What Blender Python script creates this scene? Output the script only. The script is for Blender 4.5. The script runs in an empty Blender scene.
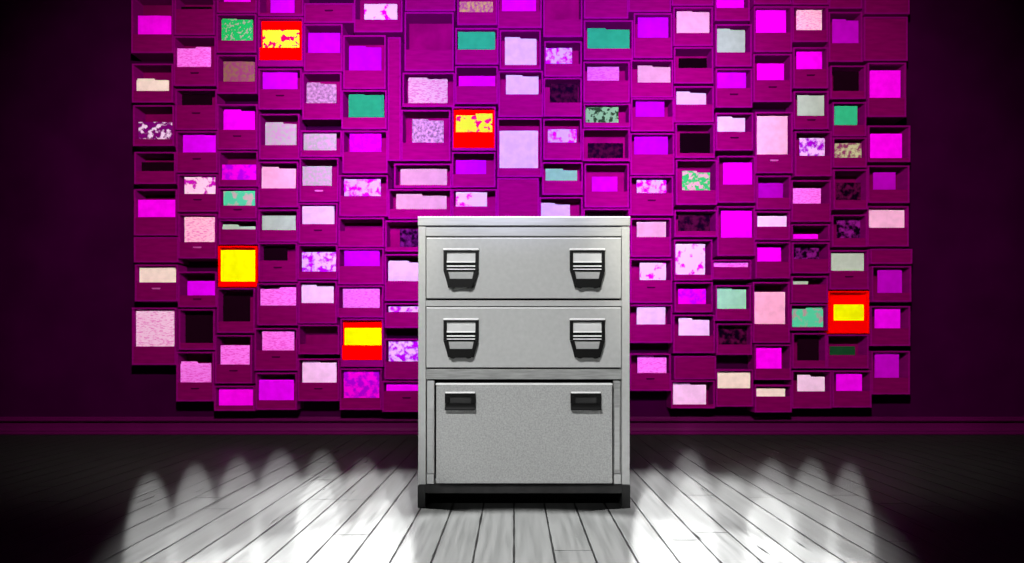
import bpy, bmesh, math, random
from mathutils import Vector, Matrix

random.seed(7)
scene = bpy.context.scene
COL = scene.collection

# ------------------------------------------------------------------ camera model
F = 620.0            # focal length in pixels of a 1024x563 frame
CX, CY = 514.0, 345.0
CAMZ = 0.578
WALL_Y = 4.03        # back wall
CAB_Y = 2.20         # front of the cabinet


def at(px, py, d):
    """photo pixel -> world x, z on the plane d metres in front of the camera"""
    return (px - CX) / F * d, CAMZ - (py - CY) / F * d


cam_data = bpy.data.cameras.new('camera')
cam = bpy.data.objects.new('camera', cam_data)
COL.objects.link(cam)
cam.location = (0, 0, CAMZ)
cam.rotation_euler = (math.pi / 2, 0, 0)
cam_data.sensor_fit = 'HORIZONTAL'
cam_data.sensor_width = 36.0
cam_data.lens = 36.0 * F / 1024.0
cam_data.shift_x = (512 - CX) / 1024.0
cam_data.shift_y = (CY - 281.5) / 1024.0
cam_data.clip_start = 0.05
scene.camera = cam

vs = scene.view_settings
scene.display_settings.display_device = 'sRGB'
vs.view_transform = 'Standard'
vs.look = 'None'
vs.gamma = 1.0
vs.exposure = 0.0
vs.use_curve_mapping = False

world = bpy.data.worlds.new('world')
scene.world = world
world.use_nodes = True
world.node_tree.nodes['Background'].inputs[0].default_value = (0, 0, 0, 1)
world.node_tree.nodes['Background'].inputs[1].default_value = 0.0


def lin(c):
    c = c / 255.0
    return c / 12.92 if c <= 0.04045 else ((c + 0.055) / 1.055) ** 2.4


# ------------------------------------------------------------------ materials
def mat(name, rgb=(0.5, 0.5, 0.5), rough=0.6, spec=0.3, metallic=0.0):
    m = bpy.data.materials.new(name)
    m.use_nodes = True
    b = m.node_tree.nodes['Principled BSDF']
    b.inputs['Base Color'].default_value = (*rgb, 1)
    b.inputs['Roughness'].default_value = rough
    b.inputs['Specular IOR Level'].default_value = spec
    b.inputs['Metallic'].default_value = metallic
    return m


def nodes(m):
    return m.node_tree.nodes, m.node_tree.links, m.node_tree.nodes['Principled BSDF']


def noise_tint(m, rgb, amount, scale, stretch=(1, 1, 1), bump=0.0, detail=4):
    """soft material variation of a colour (grain, wear) in object space"""
    n, l, b = nodes(m)
    tc = n.new('ShaderNodeTexCoord')
    mp = n.new('ShaderNodeMapping')
    mp.inputs['Scale'].default_value = stretch
    l.new(tc.outputs['Object'], mp.inputs['Vector'])
    nz = n.new('ShaderNodeTexNoise')
    nz.inputs['Scale'].default_value = scale
    nz.inputs['Detail'].default_value = detail
    l.new(mp.outputs['Vector'], nz.inputs['Vector'])
    r = n.new('ShaderNodeValToRGB')
    r.color_ramp.elements[0].position = 0.3
    r.color_ramp.elements[1].position = 0.7
    r.color_ramp.elements[0].color = (*[c * (1 - amount) for c in rgb], 1)
    r.color_ramp.elements[1].color = (*[min(1, c * (1 + amount)) for c in rgb], 1)
    l.new(nz.outputs['Fac'], r.inputs['Fac'])
    l.new(r.outputs['Color'], b.inputs['Base Color'])
    if bump:
        bp = n.new('ShaderNodeBump')
        bp.inputs['Strength'].default_value = bump
        bp.inputs['Distance'].default_value = 0.002
        l.new(nz.outputs['Fac'], bp.inputs['Height'])
        l.new(bp.outputs['Normal'], b.inputs['Normal'])
    return m


M_WALL = noise_tint(mat('plum_plaster', rough=0.9, spec=0.0), (0.025, 0.0, 0.0205), 0.18, 3.0, bump=0.15)
M_TRIM = noise_tint(mat('plum_gloss_trim', rough=0.6, spec=0.05), (0.066, 0.0, 0.044), 0.1, 4.0)
M_CEIL = mat('plum_ceiling', (0.02, 0.0, 0.016), 0.9, 0.0)
M_BODY = noise_tint(mat('magenta_box_board', rough=0.75, spec=0.0), (0.175, 0.0, 0.118), 0.12, 7.0, (1, 1, 6), 0.2)
M_PANEL = noise_tint(mat('crimson_magenta_board', rough=0.75, spec=0.0), (0.145, 0.0, 0.068), 0.16, 9.0, (1, 1, 5), 0.25)
M_BACKSHADE = noise_tint(mat('shaded_box_back', rough=0.85, spec=0.0), (0.14, 0.0, 0.062), 0.25, 8.0)  # box back coloured darker for the shade inside the opening
M_SLOT = mat('dark_pull_slot', (0.035, 0.0, 0.022), 0.6, 0.0)
M_SLOTB = mat('pale_label_strip', (0.42, 0.06, 0.32), 0.6, 0.0)
M_RED = mat('signal_red_board', (0.95, 0.0, 0.0), 0.8, 0.0)


def paper(name, kind, second=None, scale=22.0, lo=0.42, hi=0.58):
    """paper in the object's own colour; 'plain', 'written' or 'mottled' with a second colour"""
    m = mat(name, rough=0.8, spec=0.0)
    n, l, b = nodes(m)
    oi = n.new('ShaderNodeObjectInfo')
    tc = n.new('ShaderNodeTexCoord')
    off = n.new('ShaderNodeVectorMath')
    off.operation = 'ADD'
    rnd = n.new('ShaderNodeMath')
    rnd.operation = 'MULTIPLY'
    rnd.inputs[1].default_value = 37.0
    l.new(oi.outputs['Random'], rnd.inputs[0])
    l.new(tc.outputs['Object'], off.inputs[0])
    l.new(rnd.outputs[0], off.inputs[1])
    nz = n.new('ShaderNodeTexNoise')
    nz.inputs['Scale'].default_value = scale
    nz.inputs['Detail'].default_value = 3.0
    r = n.new('ShaderNodeValToRGB')
    mx = n.new('ShaderNodeMix')
    mx.data_type = 'RGBA'
    if kind == 'plain':
        l.new(off.outputs[0], nz.inputs['Vector'])
        r.color_ramp.elements[0].position = 0.35
        r.color_ramp.elements[1].position = 0.65
        mx.blend_type = 'MULTIPLY'
        mx.inputs['Factor'].default_value = 0.28
        l.new(nz.outputs['Fac'], r.inputs['Fac'])
        r.color_ramp.elements[0].color = (0.55, 0.55, 0.55, 1)
        l.new(oi.outputs['Color'], mx.inputs['A'])
        l.new(r.outputs['Color'], mx.inputs['B'])
    elif kind == 'written':
        mp = n.new('ShaderNodeMapping')
        mp.inputs['Scale'].default_value = (1.0, 1.0, 3.2)
        l.new(off.outputs[0], mp.inputs['Vector'])
        l.new(mp.outputs[0], nz.inputs['Vector'])
        nz.inputs['Scale'].default_value = 48.0
        r.color_ramp.elements[0].position = 0.38
        r.color_ramp.elements[1].position = 0.52
        l.new(nz.outputs['Fac'], r.inputs['Fac'])
        inv = n.new('ShaderNodeMix')
        inv.data_type = 'RGBA'
        inv.blend_type = 'MULTIPLY'
        inv.inputs['Factor'].default_value = 1.0
        l.new(oi.outputs['Color'], inv.inputs['A'])
        inv.inputs['B'].default_value = (*(second or (0.9, 0.42, 0.78)), 1)
        l.new(r.outputs['Color'], mx.inputs['Factor'])
        l.new(inv.outputs['Result'], mx.inputs['A'])
        l.new(oi.outputs['Color'], mx.inputs['B'])
    else:
        l.new(off.outputs[0], nz.inputs['Vector'])
        r.color_ramp.elements[0].position = lo
        r.color_ramp.elements[1].position = hi
        l.new(nz.outputs['Fac'], r.inputs['Fac'])
        l.new(r.outputs['Color'], mx.inputs['Factor'])
        mx.inputs['A'].default_value = (*second, 1)
        l.new(oi.outputs['Color'], mx.inputs['B'])
    l.new(mx.outputs['Result'], b.inputs['Base Color'])
    return m


PAPER = {
    'plain': paper('plain_folder_paper', 'plain'),
    'written': paper('handwritten_paper', 'written'),
    'greentext': paper('green_printed_paper', 'mottled', (0.28, 0.30, 0.24), 60, 0.40, 0.46),
    'brown': paper('brown_mottled_paper', 'mottled', (0.22, 0.03, 0.12), 50, 0.40, 0.62),
    'speck': paper('speckled_photo_paper', 'mottled', (0.36, 0.14, 0.32), 55, 0.34, 0.62),
    'violetblot': paper('violet_blotched_paper', 'mottled', (0.32, 0.0, 0.55), 28, 0.42, 0.55),
    'magentablot': paper('magenta_blotched_paper', 'mottled', (0.5, 0.0, 0.42), 20, 0.36, 0.44),
    'whiteblot': paper('white_scrawled_paper', 'mottled', (0.16, 0.0, 0.15), 30, 0.48, 0.56),
    'floral': paper('floral_green_paper', 'mottled', (0.40, 0.16, 0.24), 42, 0.40, 0.52),
    'collage': paper('black_and_green_collage', 'mottled', (0.01, 0.02, 0.01), 40, 0.42, 0.50),
    'tealpink': paper('teal_and_pink_paper', 'mottled', (0.42, 0.27, 0.33), 20, 0.40, 0.50),
    'darkblot': paper('dark_mottled_card', 'mottled', (0.004, 0.0, 0.006), 30, 0.42, 0.62),
    'redmark': paper('red_marked_paper', 'mottled', (0.9, 0.0, 0.08), 26, 0.43, 0.46),
}

# colour key -> (sRGB in the photo, words for it, paper)
PAL = {
    'V': ((220, 0, 252), 'violet', 'plain'),
    'M': ((245, 0, 250), 'bright magenta', 'plain'),
    'N': ((235, 0, 222), 'blotchy hot magenta', 'violetblot'),
    'P': ((250, 115, 250), 'orchid pink', 'written'),
    'L': ((248, 190, 255), 'pale lilac', 'plain'),
    'Lb': ((248, 190, 255), 'stained pale lilac', 'magentablot'),
    'Lv': ((240, 180, 255), 'violet and white blotched', 'violetblot'),
    'K': ((255, 172, 222), 'pale pink', 'plain'),
    'Kw': ((255, 185, 225), 'pink handwritten', 'written'),
    'Kb': ((255, 200, 245), 'pink and white blotched', 'magentablot'),
    'C': ((242, 214, 214), 'cream', 'plain'),
    'G': ((182, 190, 186), 'plain light grey', 'plain'),
    'T': ((50, 180, 136), 'teal', 'plain'),
    'Tp': ((80, 195, 160), 'teal and pink', 'tealpink'),
    'E': ((28, 178, 95), 'green printed', 'greentext'),
    'B': ((140, 95, 80), 'brown mottled', 'brown'),
    'Tan': ((215, 170, 110), 'tan mottled', 'brown'),
    'S': ((190, 178, 185), 'grey speckled', 'speck'),
    'U': ((172, 0, 185), 'dull purple', 'plain'),
    'W': ((235, 200, 245), 'white scrawled purple', 'whiteblot'),
    'Fl': ((60, 195, 110), 'green floral', 'floral'),
    'Co': ((150, 195, 150), 'black and green collage', 'collage'),
    'Gt': ((155, 205, 187), 'pale green', 'plain'),
    'Sd': ((165, 110, 160), 'dusky speckled', 'speck'),
    'Fw': ((190, 188, 150), 'cream and brown mottled', 'brown'),
    'D': ((22, 2, 16), 'painted-shade near-black dummy', 'plain'),  # dark sheet painted in for the shade of empty openings
    'Dm': ((85, 8, 60), 'dark plum mottled', 'darkblot'),
    'Dv': ((130, 20, 130), 'dark violet mottled', 'darkblot'),
    'Dg': ((20, 60, 35), 'dark green', 'plain'),
    'Y': ((255, 255, 0), 'yellow', 'plain'),
    'Yr': ((255, 255, 60), 'red-marked yellow', 'redmark'),
}

# ------------------------------------------------------------------ mesh helpers
def add_box(bm, x0, x1, y0, y1, z0, z1, bevel=0.0, mi=0):
    v = [bm.verts.new(p) for p in ((x0, y0, z0), (x1, y0, z0), (x1, y1, z0), (x0, y1, z0),
                                   (x0, y0, z1), (x1, y0, z1), (x1, y1, z1), (x0, y1, z1))]
    fs = []
    for q in ((0, 3, 2, 1), (4, 5, 6, 7), (0, 1, 5, 4), (1, 2, 6, 5), (2, 3, 7, 6), (3, 0, 4, 7)):
        f = bm.faces.new([v[i] for i in q])
        f.material_index = mi
        fs.append(f)
    if bevel:
        es = list({e for f in fs for e in f.edges})
        bmesh.ops.bevel(bm, geom=es, offset=bevel, segments=2, profile=0.6, affect='EDGES', material=mi)


def add_prism(bm, outline, y0, y1, mi=0):
    """outline: list of (x, z), extruded from y0 to y1"""
    a = [bm.verts.new((x, y0, z)) for x, z in outline]
    b = [bm.verts.new((x, y1, z)) for x, z in outline]
    n = len(outline)
    f = [bm.faces.new(a), bm.faces.new(list(reversed(b)))]
    for i in range(n):
        f.append(bm.faces.new((a[i], b[i], b[(i + 1) % n], a[(i + 1) % n])))
    for q in f:
        q.material_index = mi
    return f


def obj(name, bm, mats, parent=None, loc=(0, 0, 0)):
    bmesh.ops.recalc_face_normals(bm, faces=bm.faces[:])
    me = bpy.data.meshes.new(name)
    bm.to_mesh(me)
    bm.free()
    for m in (mats if isinstance(mats, (list, tuple)) else [mats]):
        me.materials.append(m)
    o = bpy.data.objects.new(name, me)
    COL.objects.link(o)
    o.location = loc
    if parent is not None:
        o.parent = parent
    return o


def tag(o, label=None, cat=None, group=None, kind='thing'):
    o['kind'] = kind
    if label:
        o['label'] = label
    if cat:
        o['category'] = cat
    if group:
        o['group'] = group
    return o


def structure(o, label, cat):
    return tag(o, label, cat, None, 'structure')


# ------------------------------------------------------------------ the room
RX, RY0, RZ = 4.6, -2.2, 3.7


def slab(name, m, x0, x1, y0, y1, z0, z1, label, cat):
    bm = bmesh.new()
    add_box(bm, x0, x1, y0, y1, z0, z1)
    return structure(obj(name, bm, m), label, cat)


# floor: narrow boards running towards the back wall
M_FLOOR = mat('dark_worn_floorboards', rough=0.42, spec=0.03)
n, l, b = nodes(M_FLOOR)
tc = n.new('ShaderNodeTexCoord')
sep = n.new('ShaderNodeSeparateXYZ')
l.new(tc.outputs['Object'], sep.inputs[0])


def mth(op, a, bb=None):
    k = n.new('ShaderNodeMath')
    k.operation = op
    for i, v in enumerate((a, bb)):
        if v is None:
            continue
        if isinstance(v, (int, float)):
            k.inputs[i].default_value = v
        else:
            l.new(v, k.inputs[i])
    return k.outputs[0]


PLANK = 0.110
u = mth('DIVIDE', sep.outputs['X'], PLANK)
idx = mth('FLOOR', u)
fr = mth('SUBTRACT', u, idx)
edge = mth('MINIMUM', fr, mth('SUBTRACT', 1.0, fr))          # 0 at the joint, .5 mid board
wn = n.new('ShaderNodeTexWhiteNoise')
wn.noise_dimensions = '1D'
l.new(idx, wn.inputs['W'])
yy = mth('ADD', mth('DIVIDE', sep.outputs['Y'], 1.9), mth('MULTIPLY', wn.outputs['Value'], 7.3))
yfr = mth('FRACT', yy)
yedge = mth('MULTIPLY', mth('MINIMUM', yfr, mth('SUBTRACT', 1.0, yfr)), 1.9 / PLANK)
wob = n.new('ShaderNodeTexNoise')
wob.inputs['Scale'].default_value = 9.0
l.new(tc.outputs['Object'], wob.inputs['Vector'])
edge2 = mth('MINIMUM', edge, yedge)
wid = mth('MULTIPLY', wob.outputs['Fac'], 0.075)
gmap = n.new('ShaderNodeMapRange')
gmap.interpolation_type = 'SMOOTHSTEP'
l.new(edge2, gmap.inputs['Value'])
l.new(mth('MULTIPLY', wid, 0.35), gmap.inputs['From Min'])
l.new(wid, gmap.inputs['From Max'])
# grain stretched along the boards, a shift per board
mp = n.new('ShaderNodeMapping')
mp.inputs['Scale'].default_value = (26.0, 1.6, 1.0)
cmb = n.new('ShaderNodeCombineXYZ')
l.new(sep.outputs['X'], cmb.inputs[0])
l.new(mth('ADD', sep.outputs['Y'], mth('MULTIPLY', wn.outputs['Value'], 11.0)), cmb.inputs[1])
l.new(cmb.outputs[0], mp.inputs['Vector'])
gr = n.new('ShaderNodeTexNoise')
gr.inputs['Scale'].default_value = 2.2
gr.inputs['Detail'].default_value = 6.0
l.new(mp.outputs[0], gr.inputs['Vector'])
gramp = n.new('ShaderNodeValToRGB')
gramp.color_ramp.elements[0].position = 0.30
gramp.color_ramp.elements[1].position = 0.62
gramp.color_ramp.elements[0].color = (0.0105, 0.0108, 0.0105, 1)
gramp.color_ramp.elements[1].color = (0.0165, 0.0168, 0.0165, 1)
l.new(gr.outputs['Fac'], gramp.inputs['Fac'])
# sparse dark splits along the grain
mp2 = n.new('ShaderNodeMapping')
mp2.inputs['Scale'].default_value = (30.0, 2.6, 1.0)
l.new(cmb.outputs[0], mp2.inputs['Vector'])
sc_ = n.new('ShaderNodeTexNoise')
sc_.inputs['Scale'].default_value = 1.3
sc_.inputs['Detail'].default_value = 1.0
l.new(mp2.outputs[0], sc_.inputs['Vector'])
smap = n.new('ShaderNodeMapRange')
l.new(sc_.outputs['Fac'], smap.inputs['Value'])
smap.inputs['From Min'].default_value = 0.235
smap.inputs['From Max'].default_value = 0.265
mul = mth('MULTIPLY', gmap.outputs[0], smap.outputs[0])
mx = n.new('ShaderNodeMix')
mx.data_type = 'RGBA'
l.new(mul, mx.inputs['Factor'])
mx.inputs['A'].default_value = (0.0012, 0.0012, 0.0012, 1)
l.new(gramp.outputs[0], mx.inputs['B'])
l.new(mx.outputs['Result'], b.inputs['Base Color'])
bp = n.new('ShaderNodeBump')
bp.inputs['Strength'].default_value = 0.5
bp.inputs['Distance'].default_value = 0.003
l.new(mul, bp.inputs['Height'])
l.new(bp.outputs['Normal'], b.inputs['Normal'])

slab('floor', M_FLOOR, -RX, RX, RY0, WALL_Y, -0.05, 0.0, 'grey worn narrow floorboards running towards the box-covered wall', 'floor')
slab('ceiling', M_CEIL, -RX, RX, RY0, WALL_Y, RZ, RZ + 0.05, 'dark plum ceiling above the room', 'ceiling')
slab('wall_back', M_WALL, -RX, RX, WALL_Y, WALL_Y + 0.1, 0.0, RZ, 'dark plum plaster wall behind the file boxes', 'wall')
slab('wall_left', M_WALL, -RX - 0.1, -RX, RY0, WALL_Y, 0.0, RZ, 'dark plum side wall on the left of the room', 'wall')
slab('wall_right', M_WALL, RX, RX + 0.1, RY0, WALL_Y, 0.0, RZ, 'dark plum side wall on the right of the room', 'wall')
slab('wall_front', M_WALL, -RX, RX, RY0 - 0.1, RY0, 0.0, RZ, 'dark plum wall opposite the file boxes', 'wall')

# baseboard with a bead on top, a hollow and a fuller foot
prof = [(0.0, 0.0), (0.042, 0.0), (0.046, 0.005), (0.046, 0.014), (0.040, 0.020), (0.016, 0.024), (0.011, 0.040),
        (0.010, 0.072), (0.014, 0.080), (0.030, 0.084), (0.036, 0.090), (0.036, 0.098), (0.030, 0.104), (0.010, 0.105), (0.008, 0.112), (0.0, 0.112)]
bm = bmesh.new()
a = [bm.verts.new((-RX, WALL_Y - d, z)) for d, z in prof]
c = [bm.verts.new((RX, WALL_Y - d, z)) for d, z in prof]
for i in range(len(prof)):
    j = (i + 1) % len(prof)
    bm.faces.new((a[i], a[j], c[j], c[i]))
bm.faces.new(a)
bm.faces.new(list(reversed(c)))
structure(obj('baseboard_back', bm, M_TRIM), 'plum moulded baseboard along the foot of the back wall', 'baseboard')

# ------------------------------------------------------------------ file boxes on the wall
# one entry: box rectangle in the photo; folder rectangle and colour (or C = closed front, E = empty); options:
#   tl / tr raised tab on that half, sd / sb dark or pale pull on the front, red = red box
COLS = [
 # 1
 ["132 -6 173 53;138 15.6 170.4 34.2 M;", "132.7 63.5 172 102.5;136.6 80 168 90.8 C;tl", "133.7 105 174.5 146;138.5 122 172.5 139 W;",
  "135 151.8 175 184;140.5 162 173.7 171 D;", "134.6 189 177 235.5;136.6 199.6 175.7 217 M;", "134.6 237 177.6 262.5;C;",
  "135.6 264.5 176.6 301.5;139.5 267.4 175 282.4 C;sb", "132.7 307 177.6 365;135.6 309.8 177 346.5 Kw;tl"],
 # 2
 ["174.7 -6 213.6 35;177 6.5 211 9 D;", "174 36 215.7 86;177 48.4 210.2 66.8 P;tr sd", "174 89 216 130;177 93 211.4 105 D;sd",
  "176 131 216.7 172.7;183 135 215 152.3 V;sd", "177 174 217 212;184.5 175.5 214.7 193.8 Kb;sd", "178.6 213.7 217.7 258.6;184.5 217 214 242 Kw;tl sb",
  "178.6 271.5 216.7 308;187.4 281 215.7 295.3 V;sd", "178.6 309 214.5 350;181.5 311.7 213 343 D;", "175.2 351.8 213 401.5;180.5 363.5 210.4 382.4 P;tl sd"],
 # 3
 ["217.7 -26 255.7 12.7;224 -14 250 1.8 M;", "216.7 13.7 255 52.7;221.6 19.5 252.2 40.4 E;tl", "216.7 54.7 255.7 93.8;223.5 61.5 254.2 81.4 B;",
  "217.7 104 257.7 149.8;223.5 111 254.2 129.7 M;tl sd", "218.6 150.8 256.7 186.5;220 164.5 256 179.7 N;", "218.6 188 256.5 218.6;223.5 189.5 254.8 205.5 Tp;sd",
  "219.6 219.5 256.5 244.5;221 226.3 254.8 229.3 G;tl", "217.3 245.9 256.7 287;218.8 250 254.8 281.5 Y;red", "216.7 288 255 333;219.6 295.7 249.5 321.5 D;",
  "214.7 335 251 383.6;220.6 345.3 249 364.5 P;sd", "214.7 386 255 411;219 388.3 254.2 405.5 M;"],
 # 4
 ["259 -26 302.7 16;270.5 -10 294 12.7 V;", "258.8 17 302.7 66.4;262.7 30 298.8 47.5 Yr;red low59.8", "257.8 68.4 300.8 109.5;262.7 71.5 296.9 89 V;sd",
  "259.8 113.7 299.8 159.6;265.2 123.8 296 145 S;tl", "258.8 161.5 298 207.4;261.7 168.5 295.3 188.3 K;tl", "258.2 209.4 297 241.7;262.2 215.5 295.2 230 G;",
  "259 242.5 296 282;260.5 248 287 260.5 D;sd", "257 283.2 297.5 325.4;260.5 289 296.4 305.5 P;tr", "254 328 297 370.8;262.2 331 293.8 350.4 P;sd",
  "254.7 372.7 295.7 410;259 380 293.4 400.3 V;"],
 # 5
 ["304 3 354 22.8;C;sd", "304.7 23.8 342.8 71.3;308.2 32.8 339.8 52.7 V;", "302.7 72.3 341 119.5;306.6 84 336 103 Sd;tl",
  "300 130.3 342.5 156.8;303.7 133.6 336 150.2 S;", "300 157.8 337.5 202;301.5 166 331.4 185.5 S;sb", "298.5 203 337 243.5;302.3 206 334 224 L;tl sd",
  "298.3 244.5 338 279.7;302 252 336 271.5 Lv;", "298.5 281 336 323.5;301.6 286.5 333.2 303 L;tl", "298 324.6 338.6 354.4;E344;",
  "298.3 358.6 338.6 401.2;302.3 363 336.2 382.7 L;tl sd"],
 # 6
 ["355.5 -12 400 32.2;364.3 3.9 397 19.5 Kb;", "344.7 35 385 89;349 47.3 381 70.3 V;tl", "343.8 90 385 129.3;348.6 95 383.8 117.2 T;tl",
  "343.5 130.3 385 173.2;349.6 133.6 381 151.8 N;", "342 175 385 216.4;344 179 380.5 196 Lv;", "340 217.6 381.5 247;E231;",
  "340 248 382.5 284.4;344.2 249.5 379.4 266 V;", "340 285.5 382.5 317.6;343 288.6 379.4 307.8 P;", "342.5 318.6 383 367;344.4 328 381.2 345.2 Y;red low360",
  "342.6 368.5 381.5 410;343.7 370.5 379 398 N;"],
 # 7
 ["408 -34 455 11;E-8;", "386.5 37 403 161;C;tall", "405 12 455 71;E49.5;", "403 72.5 452.5 108.5;408.3 79 447.4 103 Kw;tl", "403 109.8 449.5 161;412.2 120.5 443.5 142.6 Sd;tl",
  "397 163.5 449.5 188;400.5 168.8 446.8 185 K;", "391 189 450.5 219;396 195.7 446.4 209 K;tl", "387 220.5 428 251.6;400 229 424 247 Dv;",
  "385.3 254 428 301;388.3 262.6 424 281 L;tl", "385.3 303 428 328;388.5 306.5 424 312 Lv;", "385 338.7 428 379.5;388.7 340.5 424 361.4 Lv;", "383 381 428 412;386.4 383.7 424 391 M;sd"],
 # 8
 ["456 -18 496 25;458.7 1.5 493 12 Tan;", "456.5 27 497.5 64.5;458 29.5 495 49.4 T;tl", "456 66 497 104;459 76 495 86 M;", "454 105 494.5 150.5;456 115 492.3 132 Yr;red low147.6 tr",
  "452.5 152 495 187.5;456 160 486 174 V;", "453 189 495 222;455.8 191.5 487 206.4 Kb;"],
 # 9
 ["499 -20 541 28.8;502 -6 536 11 M;", "500 29.8 541 69.5;505 38.5 536.5 64.8 L;tl", "500 70.5 544 117;506 76.5 538.5 94.3 L;tl", "497.5 118 541 177;499.5 130.5 538 168 L;", "497.5 178 538.5 222;C;"],
 # 10
 ["543 -24 582 37;E19.5;", "542 41 581.5 76.6;543.5 47.9 572 63.5 Lv;", "546 77.6 581 116.6;550 83 577.8 102.5 Dm;", "545 118.6 581.5 160;548 129 576.4 142.4 Lv;", "544 161.5 581.5 195;545.5 170.3 577 180.5 Gt;tl", "540 197 582 240;541 204.5 570 216.8 L;tl"],
 # 11
 ["585 -26 628 18.8;C;", "585 19.8 632.5 60.5;587.5 29.5 629.5 48.4 T;tl", "584 61.5 627.5 102.5;587.5 66.8 619 80.5 P;", "584 103.5 628 127.5;585.8 105 618.4 122.5 Co;", "584 128.5 627.5 161.8;588 143 623 158 Dm;",
  "585 163.5 626 207.4;592 176.6 617.4 191.4 M;", "585 208.5 627 248;588 213 622 228 D;"],
 # 12
 ["629 -30 669 11.8;C;", "634.5 13 671.5 58;638 15.8 668.3 37.5 V;", "633.5 59 672.5 97.5;638 67 671 82.4 K;tl", "633 98 671.5 131.5;636 99.5 664.4 116.6 V;", "633 133 671.5 175;634.5 136.5 668 154.3 V;", "633 176 672.5 215.5;637 180 666.2 193 Lv;sd",
  "633.5 218 669.5 257;637 221.8 666 237 K;", "633 258.6 672.5 303;640 262.8 666 280 Lb;sd", "631.5 304.5 672.5 343;637 307 665.3 324.4 L;", "632.7 352.7 672.7 391;637.6 357.5 666.5 373 P;tl sd"],
 # 13
 ["674 -30 711 5.5;C;", "675 6.8 712 46;677 12 709.3 32.8 K;tl", "674.8 47 713 83.5;679 58 706.8 68 D;", "676 86 713 122.3;676.8 93 706 104.5 L;tl", "678.5 123.3 713 158;680.4 133 710.3 153 D;", "678.8 159.6 715 205;682.6 172.5 710 190.2 Fl;tl",
  "675.7 209.8 714.7 237;678.6 213.7 710 231 Dm;", "673.7 239.5 711 280.5;675 244 705 274.6 Lb;", "675 282 710.5 312.5;678.6 289 706 304 N;", "674.7 314.6 714.7 354;679 320 709.3 335.5 L;tl", "674.7 356 714.7 379.5;C;", "671.8 380.5 712 408.5;673.5 385 706 404.5 L;tl"],
 # 14
 ["714.5 -24 749 20.8;715.8 -8 744 7.8 M;", "714 24 751 66.6;714.8 30 745 52.3 G;tl", "714.8 68.4 751.5 107.6;717.5 72.5 746 88 V;tl sd", "714.8 112.7 752.5 150.6;717.5 118 745 131.6 L;tl sd", "718 155.7 756 202.8;723.6 162.5 754.6 184.4 M;",
  "718 206 755 256;721.6 210.7 751.8 237.5 M;", "712 259.6 750.5 279.3;714 262 748 267 P;", "713.8 285 750.5 320.8;715.7 289.5 746 308.8 Gt;tl", "717.5 323.4 753 355;719.6 325.8 748.5 344.5 Dm;", "715.7 369.5 754 406.8;717 372 750.5 388.3 C;tl"],
 # 15
 ["755 -36 791 4.2;C;", "755 6 791.5 52;756.5 8.5 786 32.6 M;tl", "754.5 53.7 791 102;757.6 63.5 784 80 M;sd", "755 111.7 793 173.2;756.8 116 787.5 154.3 K;sb", "757.5 175.5 790.5 209.5;759 183 783 197.7 U;", "756 211 790 240;758 216 786.6 226.6 L;",
  "756.5 241.5 791 278.5;758 247.5 781 261.5 M;", "752 282 789 343;754 292 785 324 K;", "755 344.5 791 380;756.5 347.8 781.5 368.6 M;", "755 385 791 412.5;756 388 785 396.5 C;"],
 # 16
 ["793 -36 828 4.5;C;", "793.5 6 827.5 42;797 9.6 821.8 30 Kw;", "794.5 47 827.5 88.3;797 51.5 822 69 M;sd", "794 91 828 129.3;798 95.5 824 115.6 G;tl sd", "796 131 833 176.3;800 138 824.7 155.7 Lv;", "792 180 831 222;793 188 821 203.5 P;",
  "792 224 829 241.3;793.5 234 818 240 M;", "792 242.3 829 273.5;794 247 819 259 Dv;", "792.5 276 829 302.8;793.6 281.3 808 284.4 G;", "791.5 304 827 330.5;792.8 309 823 327 Tp;tr", "793.4 333 826 368.5;798 336.7 818.8 360.5 D;", "792.5 370.5 831.5 408.5;798 377 824.7 391.4 L;tl"],
 # 17
 ["830 -36 862 8.5;C;", "830 11.7 863 61.8;833 20.5 860.8 43 U;tl", "831.5 65.4 865 99;834 68.4 861.8 90.8 D;", "832.5 102 866 136.3;835 106 857.3 125 T;", "834 137.3 867 167.6;835.5 143 861.4 157.6 Fw;", "834 169.3 867 209.6;837 182.4 863.8 200 Dm;", "832.5 214.6 866.5 247;837.4 217 862.8 238 Dv;",
  "830.5 250 868 289.5;831.5 252 863.8 270.7 G;tl sd", "828 291 868.5 333.5;834.5 304.5 863.8 320.5 Y;red", "828 334.5 868 368.6;830.5 346.5 855 355 Dg;", "833 370.7 871 407.6;837 374 862 391 V;"],
 # 18
 ["864.5 -30 909 14;C;", "864.5 16.6 907 60.8;C;", "868.5 62.5 905.5 117;870.6 70.3 900.5 97.7 M;", "868.6 125.4 909.6 162;871 133.6 902 158 M;", "868.6 165.4 908.7 203;874 172.3 895.6 189.5 U;", "868.5 206 908 246.5;869.6 210 905.5 227.7 K;tl", "871.5 248.8 911.6 264;C;",
  "873 266 910.6 302;878.4 270 902 292.8 U;", "871.6 306 909.6 346;875.5 308.5 900.3 328.3 V;", "872.5 351 909.3 394.5;875.5 352.5 899 377.7 U;"],
]

ORD = 'zeroth first second third fourth fifth sixth seventh eighth ninth tenth eleventh twelfth'.split()


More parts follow.
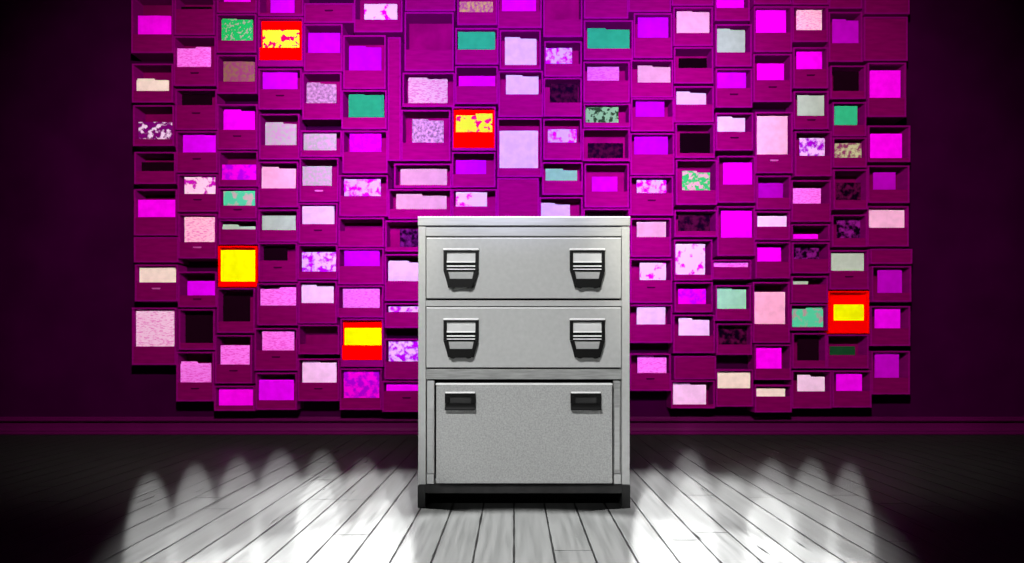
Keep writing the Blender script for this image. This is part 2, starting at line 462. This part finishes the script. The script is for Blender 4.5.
def parse():
    out = []
    for ci, col in enumerate(COLS):
        ri = -1
        for s in col:
            r, f, o = s.split(';')
            ri += 'tall' not in o
            e = {'col': ci, 'row': ri, 'r': [float(v) for v in r.split()], 'o': o.split(), 'f': None, 'c': None, 'lip': None}
            t = f.split()
            if t[0] == 'C':
                e['mode'] = 'closed'
            elif t[0][0] == 'E' and len(t) == 1:
                e['mode'] = 'empty'
                e['lip'] = float(t[0][1:])
            else:
                e['mode'] = 'folder'
                e['f'] = [float(v) for v in t[:4]]
                e['c'] = t[4]
                e['lip'] = e['f'][3]
            e['n'] = len([c for c in col if 'tall' not in c])
            out.append(e)
    return out


BOXES = parse()
for e in BOXES:
    e['depth'] = 0.115 + 0.020 * random.random()
    d = WALL_Y - e['depth']
    g = 3.0 if 5 <= e['col'] <= 12 else 1.0      # the middle columns stand closest together
    x0, z1 = at(e['r'][0] - g, e['r'][1], d)
    x1, z0 = at(e['r'][2] + g, e['r'][3], d)
    e['w'] = [x0, x1, z0, z1]
# boxes never share space: pull touching edges apart on the shallower axis
for _ in range(6):
    for i in range(len(BOXES)):
        for j in range(i + 1, len(BOXES)):
            if abs(BOXES[i]['col'] - BOXES[j]['col']) > 2:
                continue
            A, B = BOXES[i]['w'], BOXES[j]['w']
            g = 0.002
            ox = min(A[1], B[1]) - max(A[0], B[0]) + g
            oz = min(A[3], B[3]) - max(A[2], B[2]) + g
            if ox <= 0 or oz <= 0:
                continue
            if ox < oz:
                L, R = (A, B) if A[0] + A[1] < B[0] + B[1] else (B, A)
                L[1] -= ox / 2
                R[0] += ox / 2
            else:
                D_, U_ = (A, B) if A[2] + A[3] < B[2] + B[3] else (B, A)
                D_[3] -= oz / 2
                U_[2] += oz / 2


LEVEL = [  # lamp light arriving at the boxes, every 60 px from x 130 and every 50 px from y 10 (left half; the room is symmetric)
 [0.72, 1.05, 1.35, 2.0, 2.5, 2.5, 2.66], [0.95, 1.25, 1.6, 2.6, 3.3, 3.1, 2.87], [1.07, 1.27, 1.65, 2.7, 3.7, 3.6, 2.97],
 [1.07, 1.25, 1.57, 2.6, 3.7, 3.8, 3.0], [1.05, 1.2, 1.45, 2.3, 3.4, 3.6, 3.0], [1.0, 1.14, 1.32, 1.9, 2.8, 2.9, 2.9],
 [0.92, 1.06, 1.2, 1.46, 2.1, 2.3, 2.3], [0.86, 0.98, 1.09, 1.2, 1.48, 1.6, 1.6], [0.79, 0.9, 1.0, 1.08, 1.12, 1.2, 1.2]]


def light_level(px, py):
    px = min(px, 1020 - px)
    u = min(max((px - 130) / 60.0, 0), 5.999)
    v = min(max((py - 10) / 50.0, 0), 7.999)
    i, j = int(u), int(v)
    u, v = u - i, v - j
    t, b_ = LEVEL[j], LEVEL[j + 1]
    return (t[i] * (1 - u) + t[i + 1] * u) * (1 - v) + (b_[i] * (1 - u) + b_[i + 1] * u) * v


def place_words(e):
    ci, ri, nn = e['col'], e['row'], e['n']
    if ci < 9:
        cw = 'leftmost column' if ci == 0 else ORD[ci + 1] + ' column from left'
    else:
        k = len(COLS) - ci
        cw = 'rightmost column' if k == 1 else ORD[k] + ' column from right'
    rw = 'topmost' if ri == 0 else ('lowest' if ri == nn - 1 else ORD[ri + 1] + ' down')
    return rw + ' in ' + cw


def make_box(e):
    x0, x1, z0, z1 = e['w']
    dp = e['depth']
    yf, yb = WALL_Y - dp, WALL_Y - 0.0006
    t = 0.010
    red = 'red' in e['o']
    low = [float(o[3:]) for o in e['o'] if o.startswith('low')]
    cx, cz = (x0 + x1) / 2, z0
    ix0, ix1, iz0, iz1 = x0 + t, x1 - t, z0 + t, z1 - t
    iyb = yb - 0.008
    bm = bmesh.new()
    V = lambda x, y, z: bm.verts.new((x - cx, y - yb, z - cz))
    of = [V(x0, yf, z0), V(x1, yf, z0), V(x1, yf, z1), V(x0, yf, z1)]
    ob = [V(x0, yb, z0), V(x1, yb, z0), V(x1, yb, z1), V(x0, yb, z1)]
    nf = [V(ix0, yf, iz0), V(ix1, yf, iz0), V(ix1, yf, iz1), V(ix0, yf, iz1)]
    nb = [V(ix0, iyb, iz0), V(ix1, iyb, iz0), V(ix1, iyb, iz1), V(ix0, iyb, iz1)]
    bm.faces.new(list(reversed(ob)))
    rim = []
    for i in range(4):
        j = (i + 1) % 4
        bm.faces.new((of[i], ob[i], ob[j], of[j]))
        f = bm.faces.new((of[i], of[j], nf[j], nf[i]))
        rim.append(f)
        bm.faces.new((nf[i], nf[j], nb[j], nb[i]))
    back_f = bm.faces.new(nb)
    back_f.material_index = 1
    es = list({ed for f in rim for ed in f.edges})
    bmesh.ops.bevel(bm, geom=es, offset=0.0016, segments=1, affect='EDGES')
    red_all = red and not low
    body = obj('mounted_file_box', bm, [M_RED, M_RED] if red_all else [M_BODY, M_BACKSHADE], None, (cx, yb, cz))
    e['body'] = body
    # front board, up to its lip
    yp0, yp1 = yf + 0.003, yf + 0.010
    if e['mode'] == 'closed':
        ztop = iz1
    else:
        ztop = min(max(at(0, e['lip'], yf + 0.003)[1], iz0 + 0.004), iz1 - 0.004)
    e['ztop'] = ztop
    P = lambda bmx, a, b_, c_, d_, p, q, bev: add_box(bmx, a - cx, b_ - cx, c_ - yb, d_ - yb, p - cz, q - cz, bev)
    bm = bmesh.new()
    zlow = iz0
    if low:
        zlow = at(0, low[0], yf)[1]
        P(bm, ix0, ix1, yp0, yp1, iz0, zlow - 0.001, 0.001)
        obj('front_panel', bm, M_BODY, body)
        bm = bmesh.new()
    P(bm, ix0, ix1, yp0, yp1, zlow, ztop, min(0.0015, (ztop - zlow) * 0.2))
    panel = obj('front_panel', bm, M_RED if red else M_PANEL, body)
    if red:
        panel['label'] = 'bright red front board'
        bm = bmesh.new()
        P(bm, ix0, ix1, yf + 0.034, yf + 0.037, iz0, iz1, 0)
        card = obj('backing_card', bm, M_RED, body)
        card['label'] = 'bright red backing card'
    sl = [o for o in e['o'] if o in ('sd', 'sb')]
    if sl and ztop - iz0 > 0.045:
        zc = iz0 + (ztop - iz0) * 0.66
        bm = bmesh.new()
        # a little curved pull plate standing off the board
        w = 0.026
        pts = [(-w, -0.003), (-w * 0.8, -0.006), (w * 0.8, -0.006), (w, -0.003), (w, 0.003), (-w, 0.003)]
        add_prism(bm, [(p, q + zc - cz) for p, q in pts], yp0 - 0.004 - yb, yp0 + 0.0005 - yb)
        obj('finger_pull', bm, M_SLOTB if sl[0] == 'sb' else M_SLOT, panel)
    # folder
    pw = place_words(e)
    if e['mode'] == 'folder':
        rgb, word, pk = PAL[e['c']]
        make_folder(e, rgb, word, pk, yf, iyb, (ix0, ix1, iz0, iz1), ztop, pw)
        if red:
            lab = 'bright red wall box holding a %s folder, %s' % (word, pw)
        else:
            lab = '%s wall box around %s folder, %s' % ('magenta', word, pw)
    elif e['mode'] == 'closed':
        lab = 'closed plain crimson magenta wall box, %s' % pw
    else:
        lab = 'open empty magenta wall box, %s' % pw
    if 'tall' in e['o']:
        lab = 'tall narrow closed magenta box between the sixth and seventh columns from left'
    tag(body, lab, 'file box', 'file boxes covering the back wall')


def make_folder(e, rgb, word, pk, yf, iyb, inner, ztop, pw):
    ix0, ix1, iz0, iz1 = inner
    red = 'red' in e['o']
    yd = yf + (0.014 if red else 0.020 + 0.008 * random.random())      # front leaf
    if e['c'] in ('D', 'Dm', 'Dv', 'Dg'):
        yd = yf + 0.06
    fx0, fz1 = at(e['f'][0], e['f'][1], yd)
    fx1, _ = at(e['f'][2], e['f'][3], yd)
    if 'E' == e['c']:
        pass
    fx0 = max(fx0, ix0 + 0.002)
    fx1 = min(fx1, ix1 - 0.002)
    fz1 = min(max(fz1, ztop + 0.006), iz1 - 0.003)
    fz0 = iz0 + 0.0005
    cx, W = (fx0 + fx1) / 2, (fx1 - fx0)
    H = fz1 - fz0
    h = W / 2
    tabh = min(0.013, iz1 - 0.002 - fz1)
    rr = random.Random(e['col'] * 100 + e['row'])
    sag = rr.uniform(-0.0022, 0.0022)
    bm = bmesh.new()
    # front leaf, slightly uneven along its top
    tl = [(-h, 0), (h, 0), (h, H - abs(sag)), (h * 0.45, H - 0.0008), (0.1 * h, H + sag * 0.4), (-h * 0.5, H - 0.001), (-h, H + min(sag, 0))]
    add_prism(bm, tl, 0.0, 0.0016)
    # sheets inside
    add_prism(bm, [(-h + 0.003, 0), (h - 0.003, 0), (h - 0.003, H - 0.004), (-h + 0.003, H - 0.003)], 0.0025, 0.0085)
    # back leaf with its tab
    if ('tl' in e['o'] or 'tr' in e['o']) and tabh > 0.004:
        s = 1 if 'tl' in e['o'] else -1
        k = rr.uniform(-0.12, 0.15)
        o = [(-h, 0), (-h, H + tabh), (k * h - 0.004, H + tabh), (k * h + 0.004, H + 0.001), (h, H + 0.001), (h, 0)]
        o = [(s * x, z) for x, z in o]
        if s > 0:
            o.reverse()
        add_prism(bm, o, 0.0095, 0.011)
    else:
        add_prism(bm, [(-h, 0), (h, 0), (h, H + 0.001), (-h, H + 0.001)], 0.0095, 0.011)
    fo = obj('file_folder', bm, PAPER[pk], None, (cx, yd, fz0))
    k = light_level((e['f'][0] + e['f'][2]) / 2, (e['f'][1] + e['f'][3]) / 2)
    col = [min(0.95, lin(v) * 1.12 / k) for v in rgb]
    fo.color = (*col, 1)
    what = 'folder'
    tag(fo, '%s folder in the wall box %s' % (word, pw), 'folder', 'folders standing in the wall boxes')


for e in BOXES:
    make_box(e)

# ------------------------------------------------------------------ the steel cabinet
M_STEEL = noise_tint(mat('grey_painted_steel', rough=0.38, spec=0.35), (0.40, 0.405, 0.40), 0.05, 60.0, bump=0.03)
M_TOP = noise_tint(mat('pale_brushed_top', rough=0.42, spec=0.4), (0.37, 0.375, 0.37), 0.10, 9.0, (1, 1, 14), 0.03)
M_FLAP = noise_tint(mat('grainy_grey_steel', rough=0.45, spec=0.35), (0.34, 0.345, 0.34), 0.18, 190.0, bump=0.10, detail=2)
M_RAIL = noise_tint(mat('brushed_rail_steel', rough=0.35, spec=0.4), (0.27, 0.275, 0.27), 0.22, 14.0, (1, 1, 10), 0.05)
M_BLACK = mat('black_enamel', (0.004, 0.004, 0.004), 0.5, 0.12)
M_CHAR = noise_tint(mat('charcoal_plinth', rough=0.55, spec=0.2), (0.022, 0.022, 0.022), 0.3, 20.0)
M_KICK = mat('black_kick_board', (0.004, 0.004, 0.004), 0.8, 0.0)
M_GLEAM = mat('white_painted_gleam', (0.86, 0.86, 0.86), 0.35, 0.5)  # flat white painted in for the shine of bright metal edges
M_CARD = noise_tint(mat('label_card', rough=0.8, spec=0.1), (0.6, 0.605, 0.6), 0.05, 20.0)
M_GAPSHADE = mat('joint_gap_shade', (0.01, 0.01, 0.01), 0.9, 0.0)  # near-black put in for the shade between the fronts

cab = bpy.data.objects.new('filing_cabinet', None)
COL.objects.link(cab)
CABX, _ = at(524, 508, CAB_Y)
cab.location = (CABX, CAB_Y, 0)
tag(cab, 'grey steel cabinet with two drawers and a flap door on the floorboards', 'cabinet')
CD = 0.48            # depth of the cabinet


def cx_(px, d=CAB_Y):
    return at(px, 0, d)[0] - CABX


def cz_(py, d=CAB_Y):
    return at(0, py, d)[1]


def cbox(bm, px0, py0, px1, py1, y0, y1, bev=0.0, d=None, mi=0):
    """box from photo pixels measured on its own front face; y counts back from the cabinet's front"""
    d = CAB_Y + y0
    add_box(bm, cx_(px0, d), cx_(px1, d), y0, y1, cz_(py1, d), cz_(py0, d), bev, mi)


# carcass: sides, back, floor and cross rails
bm = bmesh.new()
zt, zb = cz_(226.6), cz_(484.5)
xl0, xl1, xr0, xr1 = cx_(418.3), cx_(425.6), cx_(621.8), cx_(629.6)
add_box(bm, xl0, xl1, 0.0, CD, zb, zt, 0.0012)
add_box(bm, xr0, xr1, 0.0, CD, zb, zt, 0.0012)
add_box(bm, xl1 + 0.0002, xr0 - 0.0002, CD - 0.012, CD - 0.002, zb, zt)
add_box(bm, xl1 + 0.0002, xr0 - 0.0002, 0.03, CD - 0.013, zb, zb + 0.012)
add_box(bm, xl1 + 0.0006, xr0 - 0.0006, 0.0008, 0.035, cz_(306.2), cz_(300.4), 0.001)
obj('carcass', bm, M_STEEL, cab)
bm = bmesh.new()
add_box(bm, xl1 + 0.0006, xr0 - 0.0006, 0.0, 0.035, cz_(236.0), cz_(227.2), 0.001)
obj('top_rail', bm, M_TOP, cab)
# dark sheet behind the joints, painting in the shade of the gaps
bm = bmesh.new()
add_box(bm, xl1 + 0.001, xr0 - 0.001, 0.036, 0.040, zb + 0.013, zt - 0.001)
obj('gap_shade_sheet', bm, M_GAPSHADE, cab)
# top
bm = bmesh.new()
add_box(bm, cx_(417.8), cx_(630.1), -0.003, CD + 0.002, cz_(225.6), cz_(216.6), 0.0025)
ctop = obj('cabinet_top', bm, M_TOP, cab)
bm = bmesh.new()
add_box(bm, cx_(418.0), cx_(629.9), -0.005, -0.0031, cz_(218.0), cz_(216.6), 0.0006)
obj('edge_highlight', bm, M_GLEAM, ctop)  # thin white strip painting the highlight along the top's bevel


def label_pull(parent, px, py):
    """label holder above with a flared bail pull hanging below; px, py its top left in the photo"""
    K = 1.0 / (F / CAB_Y)
    ox, oz = cx_(px), cz_(py)
    X = lambda v: ox + v * K
    Z = lambda v: oz - v * K
    fr = -0.0002
    bm = bmesh.new()
    # holder frame
    add_box(bm, X(0), X(35), -0.010, fr, Z(2.6), Z(0.9), 0.0006)
    add_box(bm, X(0), X(3.2), -0.009, fr, Z(21), Z(2.6), 0.0006)
    add_box(bm, X(31.8), X(35), -0.009, fr, Z(21), Z(2.6), 0.0006)
    add_box(bm, X(3.2), X(31.8), -0.006, fr, Z(21.6), Z(12.2), 0.0)
    hold = obj('label_holder', bm, M_BLACK, parent)
    bm = bmesh.new()
    add_box(bm, X(-0.2), X(35.2), -0.013, fr, Z(0.8), Z(-1.0), 0.0015)
    obj('top_flange', bm, M_GLEAM, hold)
    bm = bmesh.new()
    add_box(bm, X(3.3), X(31.7), -0.002, fr, Z(12.1), Z(2.7))
    obj('label_card', bm, M_CARD, hold)
    for v0, v1, yy in ((11.6, 13.2, -0.013), (16.0, 17.3, -0.011), (19.2, 20.2, -0.009)):
        bm = bmesh.new()
        add_box(bm, X(3.4), X(31.6), yy, -0.0062, Z(v1), Z(v0), 0.0008)
        obj('spring_bar', bm, M_GLEAM, hold)
    # pull: two tapering arms and a scooped lip
    bm = bmesh.new()
    for s in (0, 1):
        o = [(0.2, 21.4), (4.6, 21.4), (6.6, 31.0), (7.0, 38.0), (4.8, 38.0), (3.6, 33.0)]
        pts = [((35 - a) if s else a, v) for a, v in o]
        add_prism(bm, [(X(a), Z(v)) for a, v in pts], -0.016, fr)
    pts = [(5.9, 29.6), (29.1, 29.6), (29.8, 35), (27.6, 38.6), (24.5, 39.2), (22.5, 38.2), (12.5, 38.2), (10.5, 39.2), (7.4, 38.6), (5.2, 35)]
    add_prism(bm, [(X(a), Z(v)) for a, v in pts], -0.024, -0.0165)
    add_prism(bm, [(X(a), Z(v)) for a, v in ((6.8, 29.4), (28.2, 29.4), (28.2, 31.4), (6.8, 31.4))], -0.0164, -0.0004)
    pl = obj('pull', bm, M_BLACK, parent)
    bm = bmesh.new()
    add_box(bm, X(7.2), X(27.8), -0.0012, fr, Z(29.3), Z(21.8))
    obj('pull_plate', bm, M_CARD, hold)


for p0, p1 in ((237.6, 298.2), (307.2, 367.4)):
    bm = bmesh.new()
    add_box(bm, cx_(426.4), cx_(621.0), -0.0015, 0.018, cz_(p1), cz_(p0), 0.0014)
    dr = obj('drawer', bm, M_STEEL, cab)
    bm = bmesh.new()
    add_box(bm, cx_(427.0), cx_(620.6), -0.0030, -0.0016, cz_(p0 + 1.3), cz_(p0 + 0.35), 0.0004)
    obj('edge_highlight', bm, M_GLEAM, dr)  # white strip added as the drawer edge's painted highlight
    # tray behind the front
    bm = bmesh.new()
    xa, xb, za, zb2 = cx_(432), cx_(616), cz_(p1) + 0.01, cz_(p0) - 0.03
    add_box(bm, xa, xa + 0.004, 0.045, CD - 0.03, za, zb2)
    add_box(bm, xb - 0.004, xb, 0.045, CD - 0.03, za, zb2)
    add_box(bm, xa + 0.0041, xb - 0.0041, 0.045, CD - 0.03, za, za + 0.004)
    obj('tray', bm, M_STEEL, dr)
    for px in (443.7, 569.6):
        label_pull(dr, px, p0 + 12.2)

# lower bay
bm = bmesh.new()
add_box(bm, xl1 + 0.001, xr0 - 0.001, 0.004, 0.032, cz_(379.3), cz_(369.2), 0.001)
obj('bay_rail', bm, M_RAIL, cab)
for s, (pa, pb, pc) in enumerate(((426.6, 433.8, 435.6), (621.0, 614.0, 612.4))):
    lo, hi = min(pa, pb), max(pa, pb)
    bm = bmesh.new()
    add_box(bm, cx_(lo), cx_(hi), 0.010, 0.030, cz_(474), cz_(381), 0.001)
    ch = obj('side_channel', bm, M_STEEL if s == 0 else M_RAIL, cab)
    bm = bmesh.new()
    add_box(bm, cx_(lo), cx_(hi), 0.002, 0.031, cz_(484), cz_(474.4), 0.001)
    obj('stop_block', bm, M_STEEL, ch)
    bm = bmesh.new()
    add_box(bm, cx_(lo) + 0.004, cx_(hi) - 0.004, 0.006, 0.0099, cz_(470), cz_(408), 0.001)
    obj('slide_strip', bm, M_TOP, ch)
# flap door, standing a little proud of the bay
yo = -0.022
bm = bmesh.new()
cbox(bm, 436.2, 384.6, 612.2, 483.4, yo, 0.012, 0.0018)
flap = obj('flap_door', bm, M_FLAP, cab)
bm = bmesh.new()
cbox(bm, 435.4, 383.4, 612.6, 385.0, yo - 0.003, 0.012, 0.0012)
obj('top_edge', bm, M_GLEAM, flap)
K2 = (CAB_Y + yo) / F
for px in (445.2, 570.4):
    ox, oz = cx_(px, CAB_Y + yo), cz_(391.6, CAB_Y + yo)
    X = lambda v: ox + v * K2
    Z = lambda v: oz - v * K2
    bm = bmesh.new()
    add_box(bm, X(0), X(30.4), yo - 0.012, yo - 0.0002, Z(4.4), Z(1.4), 0.0008)
    add_box(bm, X(0), X(4.4), yo - 0.012, yo - 0.0002, Z(11.6), Z(4.4), 0.0006)
    add_box(bm, X(26), X(30.4), yo - 0.012, yo - 0.0002, Z(11.6), Z(4.4), 0.0006)
    hold = obj('label_holder', bm, M_BLACK, flap)
    bm = bmesh.new()
    add_box(bm, X(0.6), X(29.8), yo - 0.015, yo - 0.0002, Z(1.4), Z(-0.1), 0.001)
    obj('top_flange', bm, M_GLEAM, hold)
    bm = bmesh.new()
    add_box(bm, X(4.4), X(26), yo - 0.004, yo - 0.0002, Z(11.6), Z(4.4))
    obj('label_window', bm, M_CHAR, hold)
    bm = bmesh.new()
    # curved finger lip below the window
    seg = 6
    ring = []
    for i in range(seg + 1):
        a_ = math.pi / 2 * i / seg
        ring.append((yo - 0.010 - 0.012 * math.sin(a_), Z(11.8 + 6.2 * (1 - math.cos(a_) * 0 - (1 - i / seg)))))
    for i in range(seg):
        (ya, z_a), (yb_, z_b) = ring[i], ring[i + 1]
        v = [bm.verts.new(p) for p in ((X(0.2), ya, z_a), (X(30.2), ya, z_a), (X(30.2), yb_, z_b), (X(0.2), yb_, z_b),
                                       (X(0.2), yo - 0.0003, z_a), (X(30.2), yo - 0.0003, z_a), (X(30.2), yo - 0.0003, z_b), (X(0.2), yo - 0.0003, z_b))]
        bm.faces.new(v[:4])
        bm.faces.new((v[0], v[3], v[7], v[4]))
        bm.faces.new((v[1], v[2], v[6], v[5]))
        if i == 0:
            bm.faces.new((v[0], v[1], v[5], v[4]))
        if i == seg - 1:
            bm.faces.new((v[3], v[2], v[6], v[7]))
    bmesh.ops.remove_doubles(bm, verts=bm.verts[:], dist=1e-5)
    obj('pull', bm, M_BLACK, flap)

# plinth
bm = bmesh.new()
zp = cz_(484.6) - 0.0005
add_box(bm, cx_(417.6), cx_(425.4), -0.002, CD, 0.0, zp, 0.0012)
add_box(bm, cx_(622.0), cx_(630.3), -0.002, CD, 0.0, zp, 0.0012)
add_box(bm, cx_(425.4), cx_(622.0), 0.0, 0.02, cz_(493.2), zp, 0.0)
pl = obj('plinth', bm, M_CHAR, cab)
bm = bmesh.new()
add_box(bm, cx_(425.6), cx_(621.8), 0.07, 0.085, 0.001, cz_(493.2))
obj('kick_board', bm, M_KICK, pl)

# ------------------------------------------------------------------ lamps (out-of-view spots without fixtures; the floor ones are added)
def spot(name, loc, target, power, half_deg, blend=0.4, squash=1.0, color=(1, 1, 1), radius=0.03):
    """a spot with half angle half_deg; squash < 1 narrows its beam sideways"""
    ld = bpy.data.lights.new(name, 'SPOT')
    ld.energy = power
    ld.spot_size = math.radians(2 * half_deg)
    ld.spot_blend = blend
    ld.shadow_soft_size = radius
    ld.color = color
    o = bpy.data.objects.new(name, ld)
    COL.objects.link(o)
    o.location = loc
    d = (Vector(target) - Vector(loc)).normalized()
    side = d.cross(Vector((0, 0, 1)) if abs(d.z) < 0.999 else Vector((0, 1, 0))).normalized()
    up = side.cross(d)
    m3 = Matrix((side, up, -d)).transposed()
    o.rotation_euler = m3.to_euler()
    o.scale = (squash, 1.0, 1.0)
    return o


UNIT = 4 * math.pi ** 2
# wash over the whole field of boxes
for sx in (-1, 1):
    spot('wall_wash_lamp', (sx * 0.3, 0.6, 2.2), (sx * 1.75, WALL_Y, 1.1), UNIT * 13.6 * 1.36, 39, 0.75, 0.62, (1.0, 0.97, 0.84), 0.06)
spot('wall_centre_lamp', (0, 0.3, 2.0), (0, WALL_Y, 2.05), UNIT * 13.9 * 2.5, 31, 1.0, 0.98, (0.93, 0.95, 1.45), 0.06)
# cabinet key
spot('cabinet_lamp', (-0.75, -0.9, 2.5), (CABX, CAB_Y, 0.62), UNIT * 13.5 * 0.98, 11.0, 0.5, 0.75, (1, 1, 1), 0.05)

# fan of added unseen beams imitating floor reflections either side of the cabinet
LH = 2.7


def floor_beam(name, px, half_px, y_far, y_near, level, blend=0.5):
    """beam reaching from photo row y_far to y_near on the boards, centred on column px"""
    def dist(y):
        return F * CAMZ / (y - CY)
    th = (px - CX) / F
    k = math.sqrt(1 + th * th)
    r1, r2 = dist(y_far) * k, dist(y_near) * k
    a1, a2 = math.atan2(LH, r1), math.atan2(LH, r2)
    am, half = (a1 + a2) / 2, (a2 - a1) / 2
    rm = LH / math.tan(am)
    slant = math.hypot(rm, LH)
    w = half_px / F * (rm / k)
    sq = math.tan(w / slant) / math.tan(half)
    dirx, diry = th / k, 1 / k
    p = UNIT * slant ** 2 / math.sin(am) * level
    return spot(name, (0, 0, LH), (rm * dirx, rm * diry, 0), p, math.degrees(half), blend, sq, (1, 1, 1), 0.01)


ALB = 0.0138
G_ = 0.44 / ALB
# added unseen fill: wide oval pool of light on the open boards in front of the cabinet
spot('floor_front_fill', (0.02, 1.28, 3.5), (0.02, 1.2801, 0), UNIT * 3.5 ** 2 * G_ * 0.9, math.degrees(math.atan(0.925 / 3.5)), 0.2, 1.12, (1, 1, 1), 0.01)
# unseen lamps added either side to brighten the boards beside the cabinet
for sx in (-1, 1):
    spot('floor_side_fill', (sx * 2.0 + CABX, 2.65, 2.6), (sx * 0.60 + CABX, 2.42, 0), UNIT * 8.3 * 1.1 * G_ * 0.5, 10.0, 0.9, 1.0, (1, 1, 1), 0.01)
# added unseen fills, broad and soft, left and right of the cabinet
floor_beam('floor_pool_fill', 262, 150, 456, 760, G_ * 0.42, 0.85)
floor_beam('floor_pool_fill', 768, 134, 456, 760, G_ * 0.42, 0.85)
# added beams imitating the grey reflection of each box column
for px, hw, yf_, k in ((150, 25, 468, 0.4), (195, 25, 458, 0.42), (238, 25, 451, 0.4), (280, 30, 445, 0.42), (322, 30, 446, 0.42), (364, 31, 454, 0.4), (394, 24, 462, 0.4),
                       (655, 24, 460, 0.4), (690, 30, 445, 0.42), (732, 28, 468, 0.38), (772, 30, 454, 0.4), (812, 27, 454, 0.4), (850, 24, 458, 0.34)):
    floor_beam('floor_streak_fill', px, hw, yf_, 690, G_ * k * 1.35, 0.55)
# added beams imitating the brightest reflections on the boards
for px, hw, yf_, yn_, k in ((318, 22, 478, 600, 0.8), (380, 35, 496, 660, 0.9), (651, 21, 486, 660, 0.9), (690, 24, 474, 660, 0.9), (770, 22, 494, 566, 0.8)):
    floor_beam('floor_glint_fill', px, hw, yf_, yn_, G_ * k, 0.25)
